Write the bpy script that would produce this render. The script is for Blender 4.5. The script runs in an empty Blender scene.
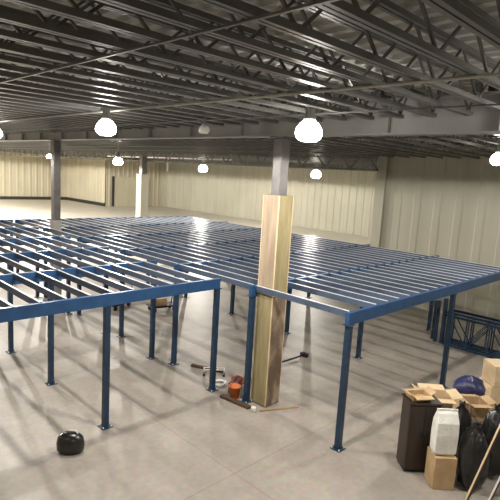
import bpy, math, random
from mathutils import Matrix, Vector, Euler
random.seed(7)
C = bpy.context.scene.collection
sc = bpy.context.scene
PI = math.pi

# ------------------------------------------------------------------ materials
def nodes(name):
    m = bpy.data.materials.new(name); m.use_nodes = True
    nt = m.node_tree
    return m, nt, nt.nodes['Principled BSDF']

def mat(name, a, b=None, rough=0.6, metal=0.0, scale=3.0, detail=6.0, bump=0.0, bscale=None, stretch=(1, 1, 1), lo=0.35, hi=0.65):
    """two-tone noise material in object space"""
    m, nt, bs = nodes(name)
    b = b or tuple(c * 0.8 for c in a)
    tc = nt.nodes.new('ShaderNodeTexCoord'); mp = nt.nodes.new('ShaderNodeMapping')
    mp.inputs['Scale'].default_value = stretch
    nt.links.new(tc.outputs['Object'], mp.inputs['Vector'])
    n = nt.nodes.new('ShaderNodeTexNoise'); n.inputs['Scale'].default_value = scale; n.inputs['Detail'].default_value = detail
    nt.links.new(mp.outputs[0], n.inputs['Vector'])
    r = nt.nodes.new('ShaderNodeValToRGB')
    r.color_ramp.elements[0].position = lo; r.color_ramp.elements[1].position = hi
    r.color_ramp.elements[0].color = (*b, 1); r.color_ramp.elements[1].color = (*a, 1)
    nt.links.new(n.outputs['Fac'], r.inputs[0]); nt.links.new(r.outputs[0], bs.inputs['Base Color'])
    bs.inputs['Roughness'].default_value = rough; bs.inputs['Metallic'].default_value = metal
    if bump:
        n2 = nt.nodes.new('ShaderNodeTexNoise'); n2.inputs['Scale'].default_value = bscale or scale * 4; n2.inputs['Detail'].default_value = 8
        nt.links.new(mp.outputs[0], n2.inputs['Vector'])
        bp = nt.nodes.new('ShaderNodeBump'); bp.inputs['Strength'].default_value = bump; bp.inputs['Distance'].default_value = 0.02
        nt.links.new(n2.outputs['Fac'], bp.inputs['Height']); nt.links.new(bp.outputs[0], bs.inputs['Normal'])
    return m

def floor_mat():
    m, nt, bs = nodes('concrete_floor')
    L = nt.links
    tc = nt.nodes.new('ShaderNodeTexCoord')
    n1 = nt.nodes.new('ShaderNodeTexNoise'); n1.inputs['Scale'].default_value = 0.35; n1.inputs['Detail'].default_value = 9; n1.inputs['Roughness'].default_value = 0.62
    n2 = nt.nodes.new('ShaderNodeTexNoise'); n2.inputs['Scale'].default_value = 9; n2.inputs['Detail'].default_value = 8
    L.new(tc.outputs['Object'], n1.inputs['Vector']); L.new(tc.outputs['Object'], n2.inputs['Vector'])
    r = nt.nodes.new('ShaderNodeValToRGB')
    e = r.color_ramp.elements
    e[0].position = 0.30; e[0].color = (0.250, 0.216, 0.184, 1)
    e[1].position = 0.68; e[1].color = (0.370, 0.325, 0.278, 1)
    L.new(n1.outputs['Fac'], r.inputs[0])
    mx = nt.nodes.new('ShaderNodeMixRGB'); mx.blend_type = 'OVERLAY'; mx.inputs[0].default_value = 0.30
    L.new(r.outputs[0], mx.inputs[1]); L.new(n2.outputs['Color'], mx.inputs[2])
    hs = nt.nodes.new('ShaderNodeHueSaturation'); hs.inputs['Saturation'].default_value = 0.85
    L.new(mx.outputs[0], hs.inputs['Color'])
    # saw-cut joints of the slab
    br = nt.nodes.new('ShaderNodeTexBrick'); br.offset = 0.0
    br.inputs['Scale'].default_value = 1.0; br.inputs['Brick Width'].default_value = 6.0; br.inputs['Row Height'].default_value = 6.0
    br.inputs['Mortar Size'].default_value = 0.014; br.inputs['Color1'].default_value = br.inputs['Color2'].default_value = (1, 1, 1, 1)
    br.inputs['Mortar'].default_value = (0.80, 0.78, 0.76, 1)
    L.new(tc.outputs['Object'], br.inputs['Vector'])
    m2 = nt.nodes.new('ShaderNodeMixRGB'); m2.blend_type = 'MULTIPLY'; m2.inputs[0].default_value = 1
    L.new(hs.outputs[0], m2.inputs[1]); L.new(br.outputs['Color'], m2.inputs[2])
    # floor colour lightened beyond the platforms (past y = 23.6)
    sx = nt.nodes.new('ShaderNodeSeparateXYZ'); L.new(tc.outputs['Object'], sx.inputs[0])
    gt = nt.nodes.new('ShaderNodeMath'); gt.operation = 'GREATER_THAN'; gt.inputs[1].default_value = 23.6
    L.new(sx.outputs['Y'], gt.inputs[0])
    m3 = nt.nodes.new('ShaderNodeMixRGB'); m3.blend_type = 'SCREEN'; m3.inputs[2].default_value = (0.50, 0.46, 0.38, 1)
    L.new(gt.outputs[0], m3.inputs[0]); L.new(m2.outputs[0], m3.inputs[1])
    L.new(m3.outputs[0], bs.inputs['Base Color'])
    bs.inputs['Roughness'].default_value = 0.45
    bp = nt.nodes.new('ShaderNodeBump'); bp.inputs['Strength'].default_value = 0.12; bp.inputs['Distance'].default_value = 0.01
    L.new(n2.outputs['Fac'], bp.inputs['Height']); L.new(bp.outputs[0], bs.inputs['Normal'])
    return m

def wall_mat(name, a, b):
    """weathered wall panels: vertical streaks over broad blotches"""
    m, nt, bs = nodes(name); L = nt.links
    tc = nt.nodes.new('ShaderNodeTexCoord')
    mp = nt.nodes.new('ShaderNodeMapping'); mp.inputs['Scale'].default_value = (1.6, 1.6, 0.06)
    L.new(tc.outputs['Object'], mp.inputs['Vector'])
    n1 = nt.nodes.new('ShaderNodeTexNoise'); n1.inputs['Scale'].default_value = 1.0; n1.inputs['Detail'].default_value = 6
    L.new(mp.outputs[0], n1.inputs['Vector'])
    n2 = nt.nodes.new('ShaderNodeTexNoise'); n2.inputs['Scale'].default_value = 0.25; n2.inputs['Detail'].default_value = 4
    L.new(tc.outputs['Object'], n2.inputs['Vector'])
    ad = nt.nodes.new('ShaderNodeMath'); ad.operation = 'ADD'
    L.new(n1.outputs['Fac'], ad.inputs[0]); L.new(n2.outputs['Fac'], ad.inputs[1])
    hf = nt.nodes.new('ShaderNodeMath'); hf.operation = 'MULTIPLY'; hf.inputs[1].default_value = 0.5
    L.new(ad.outputs[0], hf.inputs[0])
    r = nt.nodes.new('ShaderNodeValToRGB')
    r.color_ramp.elements[0].position = 0.36; r.color_ramp.elements[1].position = 0.62
    r.color_ramp.elements[0].color = (*b, 1); r.color_ramp.elements[1].color = (*a, 1)
    L.new(hf.outputs[0], r.inputs[0]); L.new(r.outputs[0], bs.inputs['Base Color'])
    bs.inputs['Roughness'].default_value = 0.7
    return m

def glow(name, col, s):
    m, nt, bs = nodes(name)
    bs.inputs['Base Color'].default_value = (*col, 1)
    bs.inputs['Emission Color'].default_value = (*col, 1); bs.inputs['Emission Strength'].default_value = s
    return m

M = dict(
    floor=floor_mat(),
    wall_tan=wall_mat('tan_wall_panel', (0.51, 0.465, 0.345), (0.40, 0.365, 0.27)),
    wall_grey=wall_mat('drab_wall_panel', (0.385, 0.37, 0.295), (0.32, 0.305, 0.243)),
    dark_trim=mat('dark_trim', (0.03, 0.027, 0.023), rough=0.7),
    roof=mat('grey_roof_deck', (0.58, 0.58, 0.56), (0.46, 0.46, 0.445), rough=0.6, scale=0.6),
    joist=mat('grey_joist_paint', (0.125, 0.125, 0.12), (0.085, 0.085, 0.08), rough=0.36, scale=2),
    girder=mat('grey_girder_paint', (0.27, 0.265, 0.26), (0.21, 0.205, 0.20), rough=0.5, scale=1),
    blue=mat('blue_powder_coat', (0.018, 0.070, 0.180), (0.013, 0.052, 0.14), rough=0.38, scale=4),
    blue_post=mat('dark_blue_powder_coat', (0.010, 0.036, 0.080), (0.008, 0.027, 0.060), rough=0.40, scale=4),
    galv=mat('galvanised_steel', (0.74, 0.77, 0.82), (0.58, 0.62, 0.68), rough=0.32, metal=0.25, scale=14, stretch=(1, 0.15, 1)),
    joist_blue=mat('grey_blue_shaded_joist', (0.060, 0.085, 0.135), (0.045, 0.062, 0.10), rough=0.45, scale=3),  # blue-grey kept dark, shade of the joist sides put into the colour
    steel=mat('grey_column_steel', (0.13, 0.122, 0.122), (0.09, 0.084, 0.084), rough=0.42, metal=0.3, scale=3),
    plywood=mat('pale_plywood', (0.36, 0.28, 0.20), (0.26, 0.20, 0.14), rough=0.65, scale=3.5, stretch=(2.5, 2.5, 0.35), bump=0.1),
    ply_dark=mat('stained_plywood', (0.40, 0.315, 0.225), (0.13, 0.09, 0.06), rough=0.7, scale=1.6, stretch=(2, 2, 1.0), lo=0.44, hi=0.70),
    ply_olive=mat('ochre_plywood', (0.31, 0.26, 0.14), (0.22, 0.18, 0.09), rough=0.7, scale=3, stretch=(2, 2, 0.4)),
    pale_clad=mat('pale_cladding', (0.34, 0.33, 0.30), (0.26, 0.25, 0.23), rough=0.7),
    white=mat('white_enamel', (0.75, 0.75, 0.73), (0.66, 0.66, 0.64), rough=0.5),
    pipe=mat('pale_pipe', (0.55, 0.54, 0.50), (0.42, 0.41, 0.38), rough=0.4, metal=0.3),
    housing=mat('lamp_housing', (0.32, 0.32, 0.31), rough=0.4, metal=0.6),
    lens_off=mat('clear_lens', (0.70, 0.70, 0.68), (0.6, 0.6, 0.58), rough=0.25),
    lamp=glow('lamp_glow', (1.0, 0.95, 0.86), 34),
    lamp_far=glow('far_lamp_glow', (1.0, 0.93, 0.80), 34),
    black=mat('black_plastic', (0.016, 0.015, 0.016), (0.010, 0.010, 0.010), rough=0.28, bump=0.5, bscale=9),
    dark_brown=mat('dark_brown_board', (0.035, 0.020, 0.014), (0.022, 0.013, 0.010), rough=0.5, scale=4, stretch=(1, 1, 0.3)),
    card=mat('brown_cardboard', (0.50, 0.35, 0.20), (0.40, 0.27, 0.145), rough=0.8, scale=4),
    card_pale=mat('pale_cardboard', (0.66, 0.51, 0.33), (0.55, 0.41, 0.25), rough=0.8, scale=4),
    tape=mat('packing_tape', (0.60, 0.50, 0.34), rough=0.3),
    paper=mat('white_paper_sack', (0.80, 0.79, 0.76), (0.66, 0.65, 0.62), rough=0.75, scale=5, bump=0.4),
    tarp=mat('navy_tarp', (0.030, 0.036, 0.12), (0.014, 0.016, 0.055), rough=0.35, scale=4, bump=0.5),
    wood=mat('lumber', (0.42, 0.28, 0.15), (0.28, 0.17, 0.09), rough=0.7, scale=5, stretch=(0.3, 3, 3)),
    wood_dark=mat('dark_lumber', (0.10, 0.060, 0.035), (0.06, 0.035, 0.02), rough=0.7, scale=5, stretch=(0.3, 3, 3)),
    orange=mat('orange_plastic', (0.62, 0.16, 0.03), rough=0.5),
    red=mat('dark_red_paint', (0.22, 0.035, 0.025), rough=0.45),
    iron=mat('dark_iron', (0.020, 0.022, 0.026), rough=0.45, metal=0.4),
    rubber=mat('black_rubber', (0.012, 0.012, 0.012), rough=0.8),
)

# ------------------------------------------------------------------ mesh helper
class MB:
    def __init__(s): s.v = []; s.f = []; s.smooth = []
    def _add(s, vs, fs, sm=False):
        o = len(s.v); s.v += [tuple(p) for p in vs]
        s.f += [tuple(i + o for i in f) for f in fs]; s.smooth += [sm] * len(fs)
        return s
    def box(s, c, d, rot=None):
        c = Vector(c); hx, hy, hz = d[0] / 2, d[1] / 2, d[2] / 2
        vs = [Vector((x, y, z)) for z in (-hz, hz) for y in (-hy, hy) for x in (-hx, hx)]
        if rot is not None: vs = [rot @ p for p in vs]
        return s._add([p + c for p in vs], [(0, 2, 3, 1), (4, 5, 7, 6), (0, 1, 5, 4), (2, 6, 7, 3), (0, 4, 6, 2), (1, 3, 7, 5)])
    def bar(s, p, q, w, h, up=(0, 0, 1)):
        p, q = Vector(p), Vector(q); d = (q - p).normalized(); up = Vector(up)
        if abs(d.dot(up)) > 0.99: up = Vector((1, 0, 0))
        a = d.cross(up).normalized(); b = a.cross(d).normalized()
        vs = [e + a * (w / 2 * i) + b * (h / 2 * j) for e in (p, q) for i, j in ((-1, -1), (1, -1), (1, 1), (-1, 1))]
        return s._add(vs, [(0, 3, 2, 1), (4, 5, 6, 7), (0, 1, 5, 4), (1, 2, 6, 5), (2, 3, 7, 6), (3, 0, 4, 7)])
    def tube(s, pts, r, n=8, cap=True):
        pts = [Vector(p) for p in pts]; rs = r if isinstance(r, (list, tuple)) else [r] * len(pts)
        vs = []; fs = []
        a = None
        for i, p in enumerate(pts):
            d = (pts[min(i + 1, len(pts) - 1)] - pts[max(i - 1, 0)]).normalized()
            if a is None:
                t = Vector((0, 0, 1)) if abs(d.z) < 0.9 else Vector((1, 0, 0)); a = d.cross(t).normalized()
            a = (a - d * a.dot(d)).normalized(); b = d.cross(a)
            vs += [p + (a * math.cos(2 * PI * k / n) + b * math.sin(2 * PI * k / n)) * rs[i] for k in range(n)]
        for i in range(len(pts) - 1):
            for k in range(n):
                k2 = (k + 1) % n; fs.append((i * n + k, i * n + k2, (i + 1) * n + k2, (i + 1) * n + k))
        s._add(vs, fs, True)
        if cap:
            o = len(s.v) - len(vs); s.f += [tuple(o + k for k in range(n))[::-1], tuple(o + (len(pts) - 1) * n + k for k in range(n))]; s.smooth += [False, False]
        return s
    def lathe(s, prof, n=20, c=(0, 0, 0)):
        vs = []; fs = []
        for r, z in prof: vs += [(c[0] + r * math.cos(2 * PI * k / n), c[1] + r * math.sin(2 * PI * k / n), c[2] + z) for k in range(n)]
        for i in range(len(prof) - 1):
            for k in range(n):
                k2 = (k + 1) % n; fs.append((i * n + k, i * n + k2, (i + 1) * n + k2, (i + 1) * n + k))
        return s._add(vs, fs, True)
    def prism(s, prof, axis, a, b):
        """extrude a closed 2-D outline along an axis ('x','y','z') from a to b"""
        n = len(prof)
        def pt(p, t): return {'x': (t, p[0], p[1]), 'y': (p[0], t, p[1]), 'z': (p[0], p[1], t)}[axis]
        vs = [pt(p, a) for p in prof] + [pt(p, b) for p in prof]
        fs = [(k, (k + 1) % n, n + (k + 1) % n, n + k) for k in range(n)]
        fs += [tuple(range(n))[::-1], tuple(range(n, 2 * n))]
        return s._add(vs, fs)
    def build(s, name, m, parent=None, loc=(0, 0, 0), rz=0, bevel=0):
        me = bpy.data.meshes.new(name); me.from_pydata(s.v, [], s.f); me.update()
        for p, sm in zip(me.polygons, s.smooth): p.use_smooth = sm
        me.materials.append(m)
        o = bpy.data.objects.new(name, me); C.objects.link(o)
        if parent: o.parent = parent
        o.location = loc; o.rotation_euler = (0, 0, rz)
        if bevel:
            b = o.modifiers.new('bevel', 'BEVEL'); b.width = bevel; b.segments = 2; b.limit_method = 'ANGLE'
        return o

def tag(o, label, cat, group=None, kind=None):
    if label: o['label'] = label
    if cat: o['category'] = cat
    if group: o['group'] = group
    if kind: o['kind'] = kind
    return o
def struct(o): o['kind'] = 'structure'; return o
def thing(name, label, cat, loc=(0, 0, 0), rz=0, group=None):
    o = bpy.data.objects.new(name, None); C.objects.link(o); o.empty_display_size = 0.2
    o.location = loc; o.rotation_euler = (0, 0, rz)
    return tag(o, label, cat, group)
def dup(root, loc, label=None, group=None, rz=None):
    r = root.copy(); C.objects.link(r); r.location = loc
    if rz is not None: r.rotation_euler = (0, 0, rz)
    if label: r['label'] = label
    if group: r['group'] = group
    for ch in list(root.children):
        c = ch.copy(); C.objects.link(c); c.parent = r
        for g in list(ch.children):
            d = g.copy(); C.objects.link(d); d.parent = c
    return r

# x runs along the platforms' front beams (away to the right), y along the deck joists (away to the left)
# ------------------------------------------------------------------ the building
X0, X1, Y0, Y1 = -12.0, 44.0, -12.0, 75.0
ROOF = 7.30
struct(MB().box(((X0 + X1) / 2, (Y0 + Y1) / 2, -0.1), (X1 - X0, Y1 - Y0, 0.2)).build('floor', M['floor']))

def ribbed(name, p, q, z0, z1, m, pitch=0.9, depth=0.05, thick=0.2, seam=7.5):
    """wall slab from p to q, room side on the left of the direction p->q, with shallow vertical ribs"""
    p = Vector((*p, 0)); q = Vector((*q, 0)); L = (q - p).length; d = (q - p) / L; n = Vector((-d.y, d.x, 0))
    prof = [(0, -thick), (L, -thick), (L, 0)]
    k = int(L / pitch); back = []
    for i in range(k):
        a = i * L / k; w = L / k
        back += [(a + 0.02, 0), (a + w * 0.30, 0), (a + w * 0.36, -depth), (a + w * 0.94, -depth)]
    prof += back[::-1] + [(0, 0)]
    mb = MB(); vs = []
    for z in (z0, z1): vs += [p + d * a + n * b + Vector((0, 0, z)) for a, b in prof]
    N = len(prof)
    mb._add(vs, [(i, (i + 1) % N, N + (i + 1) % N, N + i) for i in range(N)] + [tuple(range(N))[::-1], tuple(range(N, 2 * N))])
    return struct(mb.build(name, m))

ribbed('wall_right', (21.0, -12), (21.0, 12.2), 0, ROOF, M['wall_grey'], depth=0.02)
struct(MB().box((21.1, 12.35, ROOF / 2), (0.5, 0.5, ROOF)).build('trim_1', M['wall_grey']))           # pilaster where the right wall ends
ribbed('wall_far_right', (44, 12.4), (44, 63), 0, ROOF, M['wall_grey'])
struct(MB().box((32.6, 12.15, ROOF / 2), (22.8, 0.2, ROOF)).build('wall_return', M['wall_grey']))
ribbed('wall_back', (44, 63), (34.5, 63), 0, ROOF, M['wall_tan'], pitch=0.7)
ribbed('wall_back_return', (34.5, 63), (34.5, 75), 0, ROOF, M['wall_tan'])
ribbed('wall_back_recess', (34.5, 75), (X0, 75), 0, ROOF, M['wall_tan'])
struct(MB().box((11.2, 74.85, 0.22), (46.5, 0.14, 0.44)).build('baseboard_back', M['dark_trim']))
struct(MB().box((34.38, 69.0, 0.22), (0.12, 11.8, 0.44)).build('baseboard_return', M['dark_trim']))
struct(MB().box((X0 - 0.1, 31.5, ROOF / 2), (0.2, 87, ROOF)).build('wall_left', M['wall_tan']))
struct(MB().box((4.5, Y0 - 0.1, ROOF / 2), (33.2, 0.2, ROOF)).build('wall_near', M['wall_grey']))
# loading door in the back wall with its dark jambs
d = struct(MB().box((38.4, 62.86, 2.1), (5.4, 0.10, 4.2)).build('door_1', M['wall_tan']))
jm = MB()
jm.box((35.55, 62.84, 2.1), (0.32, 0.16, 4.2)).box((41.2, 62.84, 2.1), (0.16, 0.16, 4.2))
jm.build('door_jamb', M['dark_trim'], d)

# corrugated roof deck
rf = MB(); prof = []
k = int((X1 - X0 + 0.4) / 0.3)
for i in range(k):
    a = X0 - 0.2 + i * 0.3
    prof += [(a, ROOF), (a + 0.10, ROOF), (a + 0.13, ROOF + 0.05), (a + 0.27, ROOF + 0.05)]
prof += [(X1 + 0.2, ROOF + 0.12), (X0 - 0.2, ROOF + 0.12)]
N = len(prof); vs = [(a, Y0 - 0.2, z) for a, z in prof] + [(a, Y1 + 0.2, z) for a, z in prof]
fs = [(i, (i + 1) % N, N + (i + 1) % N, N + i) for i in range(N)]
rf._add(vs, fs)
struct(rf.build('ceiling', M['roof']))

# ------------------------------------------------------------------ roof steel
def ibeam(mb, axis, a, b, c, z0, z1, w, t=0.03):
    """I section along axis between a and b, centred on c across"""
    for z in (z0 + t / 2, z1 - t / 2):
        mb.box(((a + b) / 2, c, z) if axis == 'x' else (c, (a + b) / 2, z), (b - a, w, t) if axis == 'x' else (w, b - a, t))
    mb.box(((a + b) / 2, c, (z0 + z1) / 2) if axis == 'x' else (c, (a + b) / 2, (z0 + z1) / 2),
           (b - a, t, z1 - z0 - 2 * t) if axis == 'x' else (t, b - a, z1 - z0 - 2 * t))
g1 = MB(); ibeam(g1, 'y', -10, 74, 0, 6.40, 7.05, 0.30)
g1 = g1.build('roof_girder', M['girder'], loc=(8.6, 0, 0))
tag(g1, 'deep smooth grey roof girder resting on the two clad columns', 'girder')
sf = None
for k in range(22):
    if sf is None:
        sf = MB().box((0, 0, 6.725), (0.22, 0.015, 0.57)).build('stiffener', M['girder'], g1, loc=(0, 1, 0))
    else:
        c = sf.copy(); C.objects.link(c); c.parent = g1; c.location = (0, 1 + 2.0 * k, 0)

def truss_girder(x, y0, y1, z0, z1, label):
    t = thing('truss_girder', label, 'girder', (x, 0, 0))
    MB().bar((0, y0, z1 - 0.05), (0, y1, z1 - 0.05), 0.16, 0.10).build('top_chord', M['joist'], t)
    MB().bar((0, y0, z0 + 0.05), (0, y1, z0 + 0.05), 0.16, 0.10).build('bottom_chord', M['joist'], t)
    w = MB(); n = int((y1 - y0) / 0.75); s = (y1 - y0) / n
    for i in range(n):
        a, b = (z0 + 0.06, z1 - 0.06) if i % 2 == 0 else (z1 - 0.06, z0 + 0.06)
        w.bar((0, y0 + i * s, a), (0, y0 + (i + 1) * s, b), 0.07, 0.05, up=(1, 0, 0))
    w.build('web', M['joist'], t)
truss_girder(20.6, 12.42, 74.98, 6.02, 7.05, 'open truss girder of zigzag bars running back from the right wall end')
truss_girder(32.6, 12.42, 74.98, 6.30, 7.05, 'far open truss girder nearest the far right wall')

def joist_parts(L, parent=None, single=False):
    """open-web roof joist, x from 0 to L, top chord under the roof deck"""
    zt, zb, e = 7.22, 6.68, 0.32
    top = MB(); bot = MB(); web = MB()
    for sy in (-0.032, 0.032):
        top.box((L / 2, sy, zt), (L - 0.16, 0.045, 0.06))
        bot.box((L / 2, sy, zb), (L - 2 * e, 0.045, 0.06))
    for x in (0.11, L - 0.11): top.box((x, 0, 7.12), (0.14, 0.11, 0.14))       # bearing seats
    n = 2 * int((L - 2 * e) / 1.15); s = (L - 2 * e) / n
    web.bar((0.14, 0, zt - 0.06), (e + 0.06, 0, zb), 0.03, 0.03); web.bar((L - 0.14, 0, zt - 0.06), (L - e - 0.06, 0, zb), 0.03, 0.03)
    for i in range(n):
        a, b = (zb, zt) if i % 2 == 0 else (zt, zb)
        web.bar((e + i * s, 0, a), (e + (i + 1) * s, 0, b), 0.028, 0.028)
    if single:
        top.v, top.f, top.smooth = list(top.v), list(top.f), list(top.smooth)
        for q in (bot, web): top._add(q.v, q.f)
        return top
    bot.build('bottom_chord', M['joist'], parent); top.build('top_chord', M['joist'], parent); web.build('web', M['joist'], parent)

bays = [(-3.4, 8.6, -2.0, 27.4, 'dark open web roof joist in the nearest ceiling bay before the smooth girder', 'roof joists of the nearest bay', True),
        (8.6, 20.6, -2.0, 62.0, 'dark open web roof joist between the smooth girder and the first truss girder', 'roof joists of the second bay', True),
        (20.6, 32.6, 13.2, 72.0, 'distant open web roof joist between the two truss girders', 'roof joists of the third bay', False),
        (32.6, 44.0, 13.2, 62.6, 'distant open web roof joist ending at the far right wall', 'roof joists of the farthest bay', False)]
for a, b, y0, y1, lab, grp, full in bays:
    a2, b2 = a + 0.02, b - 0.02
    if full:
        proto = thing('roof_joist', lab, 'joist', (a2, y0, 0), 0, grp); joist_parts(b2 - a2, proto)
    else:
        proto = joist_parts(b2 - a2, single=True).build('roof_joist', M['joist'], loc=(a2, y0, 0)); tag(proto, lab, 'joist', grp)
    SP = 0.6 if a < 0 else 0.75
    y = y0 + SP
    while y < y1:
        dup(proto, (a2, y, 0)); y += SP

# pipes and bridging bars crossing under the joists
t = tag(MB().tube([(0, -6, 6.63), (0, 60, 6.63)], 0.02).build('sprinkler_pipe', M['pipe'], loc=(5.3, 0, 0)), 'thin pale pipe crossing under the nearest joists', 'pipe')
for x in (-0.4, 2.7, 7.2):
    tag(MB().bar((0, -4, 6.64), (0, 27, 6.64), 0.03, 0.02).build('bridging_bar', M['joist'], loc=(x, 0, 0)), 'flat grey bridging bar under the nearest bay of joists', 'bar', 'bridging bars of the nearest bay')
for x in (11.6, 14.6, 17.6):
    tag(MB().bar((0, 0, 6.64), (0, 61, 6.64), 0.03, 0.02).build('bridging_bar', M['joist'], loc=(x, 0, 0)), 'flat grey bridging bar under the second bay of joists', 'bar', 'bridging bars of the second bay')
tp = MB().tube([(0, 24, 6.40), (0, 40.0, 6.40)], 0.05)
tp.tube([(0, 31, 6.40), (0, 31, 5.4)], 0.05)
for y in (25, 29, 33, 37, 39.8): tp.tube([(0, y, 6.40), (0, y, 7.29)], 0.012, 6)
tag(tp.build('branch_pipe', M['white'], loc=(22.0, 0, 0)), 'pale pipe with a short vertical drop beside the distant column', 'pipe')

# ------------------------------------------------------------------ columns
def column(x, y, s, clad_w, clad_z0, clad_z1, label, mats, seam=None):
    t = thing('roof_column', label, 'column', (x, y, 0))
    p = MB().box((0, 0, 3.20), (s, s, 6.34)); p.build('steel_post', M['steel'], t, bevel=0.02)
    MB().box((0, 0, 6.385), (s + 0.14, s + 0.14, 0.03)).build('cap_plate', M['steel'], t)
    MB().box((0, 0, 0.015), (s + 0.16, s + 0.16, 0.03)).build('base_plate', M['steel'], t)
    h = clad_w / 2; th = 0.02
    tiers = [(clad_z0, clad_z1)] if seam is None else [(clad_z0, seam - 0.01), (seam + 0.01, clad_z1)]
    for k, (a, b) in enumerate(tiers):
        for q in range(4):
            r = Matrix.Rotation(q * PI / 2, 3, 'Z')
            mm = mats[k][q]
            pn = MB().box(r @ Vector((h - th / 2, 0, (a + b) / 2)), (th, clad_w - 0.045, b - a), r)
            pn.build('cladding_panel', mm, t)
        cn = MB()
        for sx in (-1, 1):
            for sy in (-1, 1): cn.box((sx * (h - 0.012), sy * (h - 0.012), (a + b) / 2), (0.024, 0.024, b - a))
        cn.build('corner_strip', M['card_pale'] if seam else M['pale_clad'], t)
    for z in ([clad_z0 + 0.4, clad_z1 - 0.1] if seam else [clad_z1 - 0.1]):
        c = MB()
        for sx in (-1, 1): c.box((sx * (s / 2 + (h - s / 2 - th) / 2), 0, z), (h - s / 2 - th, 0.09, 0.09)); c.box((0, sx * (s / 2 + (h - s / 2 - th) / 2), z), (0.09, h - s / 2 - th, 0.09))
        c.build('blocking', M['wood'], t)
    return t
ply, dk, ol, pc = M['plywood'], M['ply_dark'], M['ply_olive'], M['pale_clad']
column(8.6, 7.7, 0.27, 0.50, 0.03, 5.08, 'near steel column boxed in plywood up to just under the lamps',
       [[dk, dk, ol, dk], [ol, ply, ply, ol]], seam=2.72)
column(8.55, 19.6, 0.28, 0.34, 0.03, 3.25, 'dark steel column standing through the left platform', [[pc] * 4])
column(20.2, 31.5, 0.42, 0.66, 0.03, 5.10, 'distant column clad pale with a dark steel top', [[M['wall_grey']] * 4])

# ------------------------------------------------------------------ mezzanine platforms
TOP, BOT = 2.92, 2.67
def post_mesh(t, x, y, h):
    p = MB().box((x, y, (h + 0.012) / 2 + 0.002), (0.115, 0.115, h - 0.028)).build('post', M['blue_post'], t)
    b = MB().box((x, y, 0.006), (0.24, 0.24, 0.012)); b.build('base_plate', M['blue_post'], p)
    bo = MB()
    for sx in (-1, 1):
        for sy in (-1, 1): bo.lathe([(0.0, 0.045), (0.012, 0.045), (0.012, 0.012)], 8, (x + sx * 0.09, y + sy * 0.09, 0))
    bo.build('anchor_bolts', M['galv'], p)
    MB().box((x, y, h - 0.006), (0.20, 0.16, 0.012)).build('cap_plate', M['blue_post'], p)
def cbeam(x0, x1, y, w=0.09):
    """blue channel beam along x"""
    t = 0.012; mb = MB()
    mb.box(((x0 + x1) / 2, y - w / 2 + t / 2, (TOP + BOT) / 2), (x1 - x0, t, TOP - BOT))
    for z in (TOP - t / 2, BOT + t / 2): mb.box(((x0 + x1) / 2, y + t / 2, z), (x1 - x0, w - t, t))
    for x in (x0 + 0.006, x1 - 0.006): mb.box((x, y + t / 2, (TOP + BOT) / 2), (0.012, w - t, TOP - BOT - 2 * t))
    return mb
def cjoist(y0, y1):
    """galvanised C joist along y, open side towards +x"""
    d = 0.13; z1 = TOP + 0.002; z0 = z1 - d; w = 0.05; t = 0.006; mb = MB()
    L = y1 - y0; c = (y0 + y1) / 2
    mb.box((-w / 2 + t / 2, c, (z0 + z1) / 2), (t, L, d))
    mb.box((t / 2, c, z1 - t / 2), (w - t, L, t)); mb.box((t / 2, c, z0 + t / 2), (w - t, L, t))
    mb.box((w / 2 - t / 2, c, z1 - 0.014), (t, L, 0.016)); mb.box((w / 2 - t / 2, c, z0 + 0.014), (t, L, 0.016))
    return mb
def platform(name, label, xs_posts, ys, x0, x1, xj, spacing_runs, skip=()):
    t = thing(name, label, 'mezzanine', (0, 0, 0))
    for i, y in enumerate(ys):
        o = cbeam(x0, x1, y).build('beam', M['blue'], t)
        for x in xs_posts: post_mesh(t, x, y, BOT)
    for a, b, stuff in spacing_runs:
        ya, yb = ys[a] + 0.047, ys[b] - 0.047
        if stuff:
            mb = MB()
            q = cjoist(ya, yb)
            for x in xj: mb._add([(v[0] + x, v[1], v[2]) for v in q.v], q.f)
            o = mb.build('joist', M['joist_blue'], t); o['kind'] = 'stuff'
            sm = MB()  # added strips, the light on the joist tops as a bright colour
            for x in xj: sm.box((x, (ya + yb) / 2, TOP + 0.006), (0.044, yb - ya, 0.008))
            sm.build('lit_top_strip', M['galv'], o)['kind'] = 'stuff'
            continue
        first = None
        for i, x in enumerate(xj):
            if (a, i) in skip: continue          # the gap framed round a roof column
            if first is None:
                first = cjoist(ya, yb).build('joist', M['joist_blue'], t, loc=(x, 0, 0))
                strip = MB().box((0, (ya + yb) / 2, TOP + 0.006), (0.044, yb - ya, 0.008)).build('lit_top_strip', M['galv'], first)  # added part: bright colour stands for light on the joist top
                strip['label'] = 'added bright strip painting the lit top of the joist'
            else:
                c = first.copy(); C.objects.link(c); c.parent = t; c.location = (x, 0, 0)
                g = strip.copy(); C.objects.link(g); g.parent = c
    return t
ysL = [9.0, 11.75, 14.5, 17.25, 20.1, 22.95]
xjL = [2.15 + 0.5 * k for k in range(12)]
left = platform('mezzanine_platform', 'left blue steel platform frame of bare joists with the nearest front beam', [2.05, 5.0, 8.0], ysL, 1.9, 8.06, xjL,
                [(k, k + 1, False) for k in range(5)])
ysR = [5.27, 8.0, 11.0, 13.9, 16.9, 19.9, 22.95]
xjR = [8.30 + 0.495 * k for k in range(20)]
right = platform('mezzanine_platform', 'right blue steel platform frame of bare joists beside the plywood column', [8.25, 13.2, 18.1], ysR, 8.16, 18.18, xjR,
                 [(k, k + 1, k == 5) for k in range(6)], skip=((0, 1),))

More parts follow.
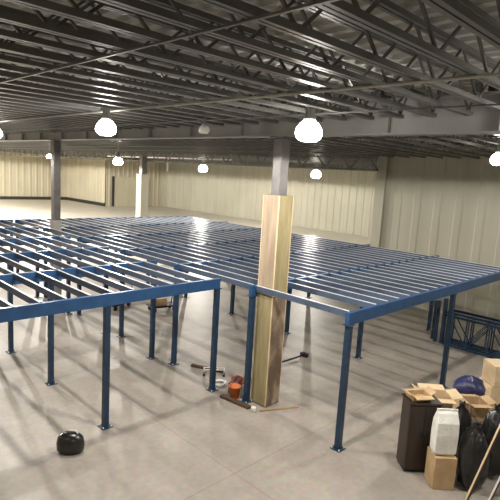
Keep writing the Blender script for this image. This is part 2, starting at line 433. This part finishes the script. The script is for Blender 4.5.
# ------------------------------------------------------------------ lamps
def lamp(label, loc, d, m, top, watt=0, reach=179):
    """high-bay lamp: loc is the middle of the lens, top the height it hangs from"""
    t = thing('ceiling_lamp', label, 'lamp', loc)
    r = d / 2
    MB().lathe([(0.001, -0.62 * r), (0.55 * r, -0.60 * r), (0.86 * r, -0.40 * r), (1.0 * r, -0.05 * r), (0.90 * r, 0.35 * r), (0.62 * r, 0.72 * r), (0.42 * r, 0.86 * r), (0.001, 0.87 * r)], 16).build('lens', m, t)
    h = MB().lathe([(0.001, 0.88 * r), (0.46 * r, 0.88 * r), (0.46 * r, 1.10 * r), (0.36 * r, 1.16 * r), (0.36 * r, 1.9 * r), (0.28 * r, 2.0 * r), (0.001, 2.0 * r)], 16)
    h.build('housing', M['housing'], t)
    dz = top - loc[2]
    if dz > 2 * r: MB().tube([(0, 0, 2.0 * r), (0, 0, dz)], 0.014, 6).build('hanger_rod', M['housing'], t)
    if watt:
        l = bpy.data.lights.new('lamp_light', 'SPOT'); l.energy = watt; l.color = (1.0, 0.945, 0.85); l.spot_size = math.radians(reach); l.spot_blend = 0.04; l.shadow_soft_size = 0.06
        lo = bpy.data.objects.new('lamp_light', l); C.objects.link(lo); lo.parent = t; lo.location = (0, 0, -0.72 * r - 0.1)
    return t
NEAR, FAR = M['lamp'], M['lamp_far']
lamp('bright round lamp hanging beside the top of the plywood column', (6.62, 5.35, 6.25), 0.46, NEAR, 7.25, 720)
lamp('bright lamp hanging left of centre before the smooth girder', (5.15, 9.43, 6.25), 0.42, NEAR, 7.25, 720)
lamp('bright lamp cut by the left edge of the picture', (5.10, 15.85, 6.25), 0.40, NEAR, 7.25, 700)
lamp('bright lamp hanging by the right wall at the right picture edge', (13.55, 4.68, 6.25), 0.42, NEAR, 7.25, 520)
lamp('distant lamp hanging between the two left columns', (12.94, 22.46, 5.75), 0.50, FAR, 7.25, 900)
lamp('distant lamp hanging right of the dark topped distant column', (30.53, 37.24, 5.80), 0.90, FAR, 7.25, 3600)
lamp('distant lamp right of the plywood column before the drab wall', (28.59, 22.16, 5.78), 0.76, FAR, 7.25, 1300)
lamp('small distant lamp just left of the column standing through the platform', (13.75, 32.5, 5.9), 0.36, NEAR, 7.25, 1800)
lamp('unlit lamp with pale lens hanging under the joists', (7.13, 8.72, 6.42), 0.26, M['lens_off'], 7.25)
# unseen lamps added outside the picture to brighten the hall
lamp('round added lamp hanging outside the picture', (8.0, 1.3, 6.45), 0.44, glow('strong_lamp_glow', (1.0, 0.95, 0.86), 90), 7.25, 450)['group'] = 'added lamps outside the picture'  # unseen lamp added with an extra strong lens to brighten the roof
for x, y, z, wt in ( (-4.5, 5.5, 6.25, 350), (-4.0, 16, 6.25, 350), (-2, -4, 6.25, 500), (7.0, 30, 6.2, 2000),
                    (9.5, 42, 6.2, 10000), (11.5, 54, 6.2, 16000), (8, 66, 6.2, 8000), (38, 14.6, 6.2, 1000), (17.5, -5, 6.2, 500)):
    lamp('round added lamp hanging outside the picture', (x, y, z), 0.40, NEAR, 7.25, wt)['group'] = 'added lamps outside the picture'

# ------------------------------------------------------------------ blue rack frames stored by the right wall
def rack_frame(label, x, y0, L, h, lean):
    t = thing('rack_frame', label, 'rack frame', (x, y0, 0))
    R = Matrix.Rotation(lean, 3, 'Y')
    def q(y, z): return R @ Vector((0, y, z + 0.04))
    MB().bar(q(0, 0), q(L, 0), 0.08, 0.08).build('bottom_post', M['blue_post'], t)
    MB().bar(q(0, h), q(L, h), 0.08, 0.08).build('top_post', M['blue_post'], t)
    n = max(2, int(L / 0.62)); s = (L - 0.2) / n
    for i in range(n + 1):
        MB().bar(q(0.1 + i * s, 0.04), q(0.1 + i * s, h - 0.04), 0.035, 0.045, up=(1, 0, 0)).build('brace', M['blue_post'], t)
        if i < n:
            a, b = (0.04, h - 0.04) if i % 2 else (h - 0.04, 0.04)
            MB().bar(q(0.1 + i * s, a), q(0.1 + (i + 1) * s, b), 0.03, 0.035, up=(1, 0, 0)).build('brace', M['blue_post'], t)
    return t
labs = ['blue rack frame lying on its side, front of the row under the right platform',
        'blue rack frame lying on its side, second of the row under the right platform',
        'blue rack frame lying on its side, third of the row by the right wall',
        'blue rack frame lying on its side, nearest the right wall']
for k in range(4):
    rack_frame(labs[k], 16.9 + 0.24 * k, 2.6 + 0.15 * (k % 2), 4.3, 1.02 + 0.05 * (k % 2), 0.05)
# short uprights stood on end at the left of the row
for k, (x, y, h, lab) in enumerate([(17.0, 7.02, 1.62, 'short blue upright standing at the left end of the rack frames, tallest'),
                                    (17.0, 7.24, 1.50, 'short blue upright standing beside the tallest one under the platform'),
                                    (17.25, 7.46, 1.42, 'short blue upright standing leftmost by the rack frames'),
                                    (17.35, 7.12, 1.55, 'short blue upright standing behind the tallest one')]):
    t = thing('steel_upright', lab, 'upright', (x, y, 0), 0.1 * k)
    MB().box((0, 0, h / 2 + 0.006), (0.11, 0.09, h - 0.012)).build('shaft', M['blue_post'], t)
    MB().box((0, 0, 0.006), (0.18, 0.15, 0.012)).build('foot_plate', M['blue_post'], t)
    s = MB()
    for z in [0.15 + 0.12 * j for j in range(int((h - 0.2) / 0.12))]: s.box((-0.057, 0, z), (0.004, 0.02, 0.05))
    s.build('slots', M['iron'], t)
t = thing('beam_stack', 'short stack of blue shelf beams lying at the right end of the rack frames', 'beams', (16.3, 3.6, 0))
for i in range(4):
    for j in range(3):
        MB().box((0.16 * i, 0, 0.065 + 0.125 * j), (0.13, 2.9 - 0.1 * ((i + j) % 3), 0.12)).build('beam', M['blue_post'], t)

# ------------------------------------------------------------------ tools and clutter at the column's foot
t = thing('sledgehammer', 'long dark hammer lying on the floor right of the plywood column', 'hammer', (10.75, 9.12, 0))
MB().tube([(0, 0, 0.05), (1.02, -0.04, 0.065)], [0.028, 0.024], 8).build('handle', M['iron'], t)
MB().box((1.08, -0.045, 0.075), (0.12, 0.26, 0.13)).build('head', M['iron'], t, bevel=0.02)

t = thing('hand_truck', 'small folded trolley with white wire frame lying left of the column', 'trolley', (8.55, 9.62, 0), -0.75)
t.scale = (0.6, 0.6, 0.6)
f = MB(); f.tube([(-0.45, 0, 0.32), (0.55, 0, 0.34)], 0.022, 8); f.tube([(-0.45, 0.30, 0.30), (0.55, 0.30, 0.33)], 0.022, 8)
for x in (-0.42, -0.1, 0.22, 0.52): f.tube([(x, 0, 0.32), (x, 0.30, 0.32)], 0.018, 6)
f.build('frame', M['white'], t)
lg = MB()
for x in (-0.4, 0.5):
    for y in (0.02, 0.28): lg.tube([(x, y, 0.32), (x, y, 0.06)], 0.018, 6)
lg.build('legs', M['white'], t)
for x, y in ((-0.4, 0.02), (0.5, 0.02), (-0.4, 0.28), (0.5, 0.28)):
    MB().tube([(x, y - 0.02, 0.06), (x, y + 0.02, 0.06)], 0.058, 12).build('wheel', M['rubber'], t)

def coil(name, label, cat, loc, m, R, r, turns, end):
    pts = []
    n = int(turns * 18)
    for i in range(n):
        a = 2 * PI * i / 18; rr = R * (1 + 0.12 * math.sin(i * 1.7)); pts.append((rr * math.cos(a), rr * math.sin(a), r + 0.6 * r * (i / 18)))
    pts += end
    return tag(MB().tube(pts, r, 6).build(name, m, loc=loc), label, cat)
coil('extension_cord', 'orange cord coiled on the floor left of the column base', 'cord', (8.90, 8.98, 0), M['orange'], 0.20, 0.022, 4, [(0.4, -0.2, 0.03), (0.6, -0.05, 0.024)])
coil('air_hose', 'pale hose coiled on the floor under the white trolley', 'hose', (8.38, 9.16, 0), M['white'], 0.17, 0.020, 3, [(-0.02, 0.2, 0.03), (-0.1, 0.26, 0.022)])

t = thing('tool_box', 'small dark red tool box by the foot of the column', 'tool box', (8.45, 8.62, 0), 0.5)
MB().box((0, 0, 0.12), (0.46, 0.22, 0.23)).build('body', M['red'], t, bevel=0.01)
MB().box((0, 0, 0.255), (0.47, 0.23, 0.04)).build('lid', M['red'], t, bevel=0.01)
MB().tube([(-0.1, 0, 0.275), (-0.1, 0, 0.33), (0.1, 0, 0.33), (0.1, 0, 0.275)], 0.012, 6).build('handle', M['iron'], t)

def plank(label, p, q, w, h, m, name='wood_plank'):
    p, q = Vector(p), Vector(q); d = q - p
    o = MB().box((0, 0, h / 2), (d.length, w, h)).build(name, m, loc=((p.x + q.x) / 2, (p.y + q.y) / 2, min(p.z, q.z)), rz=math.atan2(d.y, d.x), bevel=0.004)
    return tag(o, label, 'plank')
plank('dark wooden plank lying on the floor left of the column foot', (7.92, 8.55, 0), (8.02, 7.66, 0), 0.12, 0.07, M['wood_dark'])
plank('short dark plank lying under the left platform behind the white trolley', (8.55, 10.55, 0), (8.95, 9.65, 0), 0.10, 0.07, M['wood_dark'])
plank('thin pale batten lying on the floor right of the column foot', (8.12, 7.42, 0), (9.05, 6.98, 0), 0.05, 0.03, M['wood'], 'wood_batten')
tag(MB().lathe([(0.001, 0.12), (0.05, 0.12), (0.055, 0.10), (0.055, 0), (0.001, 0)], 14).build('spray_can', M['white'], loc=(8.0, 7.50, 0)), 'small white can standing at the end of the dark plank', 'can')
t = thing('bucket', 'small orange bucket against the left side of the plywood column', 'bucket', (8.15, 8.32, 0))
MB().lathe([(0.001, 0.004), (0.12, 0.004), (0.145, 0.30), (0.155, 0.30), (0.155, 0.315), (0.138, 0.315), (0.112, 0.02), (0.001, 0.02)], 18).build('pail', M['orange'], t)
MB().tube([(0.15 * math.cos(a), 0.0, 0.30 + 0.14 * math.sin(a)) for a in [PI * k / 10 for k in range(11)]], 0.006, 6).build('handle', M['iron'], t)

# items far under the left platform
for loc, rz, lab in [((9.9, 17.0, 0), 0.4, 'dark low trolley far under the right platform, left of the posts'),
                     ((11.15, 15.75, 0), -0.2, 'dark low trolley far under the right platform, by the open middle')]:
    t = thing('platform_trolley', lab, 'trolley', loc, rz)
    MB().box((0, 0, 0.22), (1.1, 0.6, 0.06)).build('deck_board', M['iron'], t)
    MB().tube([(0.5, -0.25, 0.25), (0.58, -0.25, 0.85), (0.58, 0.25, 0.85), (0.5, 0.25, 0.25)], 0.02, 6).build('push_handle', M['iron'], t)
    for sx in (-0.42, 0.42):
        for sy in (-0.22, 0.22): MB().tube([(sx, sy - 0.03, 0.09), (sx, sy + 0.03, 0.09)], 0.09, 12).build('wheel', M['rubber'], t)
    MB().box((-0.15, 0, 0.39), (0.5, 0.4, 0.28)).build('crate', M['card'], t)

# dark bag at the bottom left
t = thing('tool_bag', 'dark bag on the floor at the bottom edge, left of the nearest post', 'bag', (4.02, 8.55, 0), -0.75)
b = MB()
for (z0, sx, sy) in [(0, 0.25, 0.15)]:
    b.lathe([(0.001, 0.0), (0.22, 0.0), (0.26, 0.06), (0.27, 0.20), (0.24, 0.32), (0.16, 0.38), (0.001, 0.39)], 16)
b.v = [(x, y * 0.62, z) for x, y, z in b.v]
b.build('body', M['black'], t)
MB().tube([(-0.16, 0, 0.35), (-0.10, 0, 0.44), (0.10, 0, 0.44), (0.16, 0, 0.35)], 0.016, 6).build('handle', M['white'], t)

# ------------------------------------------------------------------ heap of cartons and rubbish at the lower right
RZ = -PI / 4 + 0.02
def carton(label, loc, d, rz, m, flaps=True, closed=False, name='cardboard_box'):
    """open carton: five thin walls, four flaps bent outwards"""
    w, l, h = d; t = 0.012
    o = thing(name, label, 'box', loc, rz)
    b = MB(); b.box((0, 0, t / 2), (w, l, t))
    for s in (-1, 1):
        b.box((s * (w / 2 - t / 2), 0, h / 2), (t, l, h)); b.box((0, s * (l / 2 - t / 2), h / 2), (w - 2 * t, t, h))
    if closed: b.box((0, 0, h - t / 2), (w - 2 * t, l - 2 * t, t))
    b.build('walls', m, o)
    if closed:
        MB().box((0, 0, h + 0.002), (w * 1.0, 0.06, 0.003)).build('tape', M['tape'], o)
    elif flaps:
        for s in (-1, 1):
            a = 0.25 + 0.5 * random.random()
            p = Vector((s * w / 2, 0, h)); q = p + Vector((s * math.cos(a), 0, math.sin(a))) * (l * 0.42)
            MB().bar(p, q, l * 0.96, 0.008, up=(-s * math.sin(a), 0, math.cos(a))).build('flap', m, o)
            a = -0.3 + 0.9 * random.random()
            p = Vector((0, s * l / 2, h)); q = p + Vector((0, s * math.cos(a), math.sin(a))) * (l * 0.42)
            MB().bar(p, q, w * 0.96, 0.008, up=(0, -s * math.sin(a), math.cos(a))).build('flap', m, o)
    return o
def blob(name, label, cat, loc, d, m, seed, rz=0, neck=0.0):
    """crumpled sack"""
    rnd = random.Random(seed); mb = MB(); prof = []; n = 22; rows = 14
    vs = []; fs = []
    for i in range(rows + 1):
        f = i / rows
        r = math.sin(PI * min(1, 0.16 + 0.84 * f)) ** 0.55 if f < 1 else 0.02
        if i == 0: r = 0.001
        if neck and f > 0.90: r = 0.16 + (f - 0.90) * 1.4
        for k in range(n):
            a = 2 * PI * k / n
            j = 1 + 0.10 * math.sin(3 * a + seed + 5 * f) + 0.07 * math.sin(7 * a - 2 * seed + 9 * f) + rnd.uniform(-0.03, 0.03)
            z = max(0.0, f + 0.03 * math.sin(5 * a + seed) * f)
            vs.append((d[0] / 2 * r * j * math.cos(a), d[1] / 2 * r * j * math.sin(a), d[2] * z))
    for i in range(rows):
        for k in range(n):
            k2 = (k + 1) % n; fs.append((i * n + k, i * n + k2, (i + 1) * n + k2, (i + 1) * n + k))
    mb._add(vs, fs, True); mb._add([vs[rows * n + k] for k in range(n)], [tuple(range(n))])
    return tag(mb.build(name, m, loc=loc, rz=rz), label, cat)

def rd(r, d, z=0.0):
    """r metres to the right, d metres ahead of the spot below the viewpoint"""
    return (0.7105 * r + 0.7037 * d, -0.7037 * r + 0.7105 * d, z)
# tall dark cabinet
t = thing('cabinet', 'tall dark brown cabinet at the left of the rubbish heap', 'cabinet', rd(3.58, 9.05), RZ + 0.05)
MB().box((0, 0, 0.72), (0.60, 0.40, 1.34)).build('carcass', M['dark_brown'], t, bevel=0.01)
MB().box((0, 0, 0.025), (0.56, 0.36, 0.05)).build('plinth', M['iron'], t)
for s in (-1, 1):
    dr = MB().box((s * 0.149, -0.211, 0.72), (0.292, 0.02, 1.28)).build('door', M['dark_brown'], t)
    MB().tube([(s * 0.03, -0.235, 0.70), (s * 0.03, -0.235, 0.86)], 0.009, 6).build('handle', M['iron'], dr)
MB().box((0, 0, 1.405), (0.64, 0.44, 0.03)).build('top_board', M['dark_brown'], t)
carton('small open carton lying on the dark brown cabinet', rd(3.52, 9.08, 1.42), (0.38, 0.28, 0.10), RZ + 0.2, M['card'])
# white sack on a carton
carton('closed brown carton on the floor under the white paper sack', rd(3.87, 8.53), (0.40, 0.40, 0.62), RZ, M['card'], closed=True)
t = thing('paper_sack', 'white paper sack standing upright right of the dark cabinet', 'sack', rd(3.87, 8.53, 0.626), RZ)
b = MB()
prof = [(0.17, 0.10, 0.0), (0.20, 0.13, 0.05), (0.205, 0.135, 0.4), (0.20, 0.12, 0.62), (0.19, 0.05, 0.78), (0.185, 0.012, 0.82)]
vs = []
for w, l, z in prof: vs += [(-w, -l, z), (0.02, -l * 1.12, z + 0.01), (w, -l, z), (w, l, z), (-0.02, l * 1.12, z + 0.01), (-w, l, z)]
fs = [(i * 6 + k, i * 6 + (k + 1) % 6, (i + 1) * 6 + (k + 1) % 6, (i + 1) * 6 + k) for i in range(5) for k in range(6)] + [(5, 4, 3, 2, 1, 0), (30, 31, 32, 33, 34, 35)]
b._add(vs, fs); b.build('bag', M['paper'], t, bevel=0.012)
MB().box((0, 0, 0.835), (0.38, 0.03, 0.05)).build('folded_top', M['paper'], t)
# cartons behind
carton('big open pale carton with spread flaps behind the dark cabinet', rd(4.22, 9.95), (0.58, 0.48, 1.14), RZ - 0.06, M['card_pale'])
carton('open brown carton with spread flaps behind the white sack', rd(5.12, 10.05), (0.42, 0.42, 1.00), RZ + 0.02, M['card'])
carton('tall closed tan carton at the right edge, lowest of its stack', rd(6.42, 11.45), (0.80, 0.62, 0.86), RZ, M['card_pale'], closed=True)
carton('closed tan carton at the right edge, upper of its stack', rd(6.42, 11.45, 0.866), (0.72, 0.56, 0.50), RZ + 0.06, M['card_pale'], closed=True)
carton('closed brown carton on the floor under the navy bundle', rd(5.32, 10.75), (0.62, 0.56, 0.80), RZ, M['card'], closed=True)
blob('tarp_bundle', 'navy blue tarp bundle lying on a carton in the heap', 'tarp', rd(5.32, 10.75, 0.806), (0.70, 0.56, 0.46), M['tarp'], 3, RZ)
# black bags in front
blob('rubbish_bag', 'black rubbish bag standing right beside the white paper sack', 'bag', rd(4.42, 8.50), (0.56, 0.56, 1.26), M['black'], 1, RZ, neck=1)
blob('rubbish_bag', 'black rubbish bag behind the one beside the white sack', 'bag', rd(4.46, 9.22), (0.50, 0.48, 1.30), M['black'], 5, RZ, neck=1)
blob('rubbish_bag', 'tall black rubbish bag farthest right in the heap, before the tan cartons', 'bag', rd(5.02, 8.90), (0.56, 0.56, 1.42), M['black'], 9, RZ, neck=1)
# boards leaning across the heap
def board(label, p, q, w, h, m, edge):
    p, q = Vector(p), Vector(q); dv = q - p
    o = thing('leaning_board', label, 'board', p)
    MB().bar((0, 0, 0), dv, w, h).build('face', m, o, bevel=0.004)
    up = dv.cross(Vector((0, 0, 1))).normalized(); n = up.cross(dv).normalized()
    MB().bar(n * (h / 2 + 0.004), dv + n * (h / 2 + 0.004), w * 0.55, 0.008).build('edge_strip', edge, o)
board('dark board with pale edge leaning slantwise before the black bags, left one', rd(4.14, 7.98, 0.03), rd(4.66, 8.12, 1.46), 0.06, 0.03, M['dark_brown'], M['card_pale'])
board('dark board with pale edge leaning slantwise before the black bags, right one', rd(4.50, 7.92, 0.03), rd(5.06, 8.08, 1.42), 0.06, 0.03, M['wood_dark'], M['white'])

# ------------------------------------------------------------------ camera, world, view
R = Matrix(((0.70920202, 0.06382818, -0.70211), (-0.70251379, 0.14763395, -0.69618862), (0.05921882, 0.98698033, 0.14954247)))
cam = bpy.data.cameras.new('camera'); cam.sensor_width = 36; cam.lens = 36 * 495 / 500; cam.clip_end = 300; cam.clip_start = 0.05
co = bpy.data.objects.new('camera', cam); C.objects.link(co)
co.matrix_world = Matrix.Translation((0, 0, 5.5)) @ R.to_4x4()
sc.camera = co
w = bpy.data.worlds.new('world'); sc.world = w; w.use_nodes = True
w.node_tree.nodes['Background'].inputs[0].default_value = (0.5, 0.5, 0.5, 1); w.node_tree.nodes['Background'].inputs[1].default_value = 0.05
vs_ = sc.view_settings; vs_.view_transform = 'Standard'; vs_.look = 'None'; vs_.gamma = 1; vs_.use_curve_mapping = False
vs_.exposure = 0.16
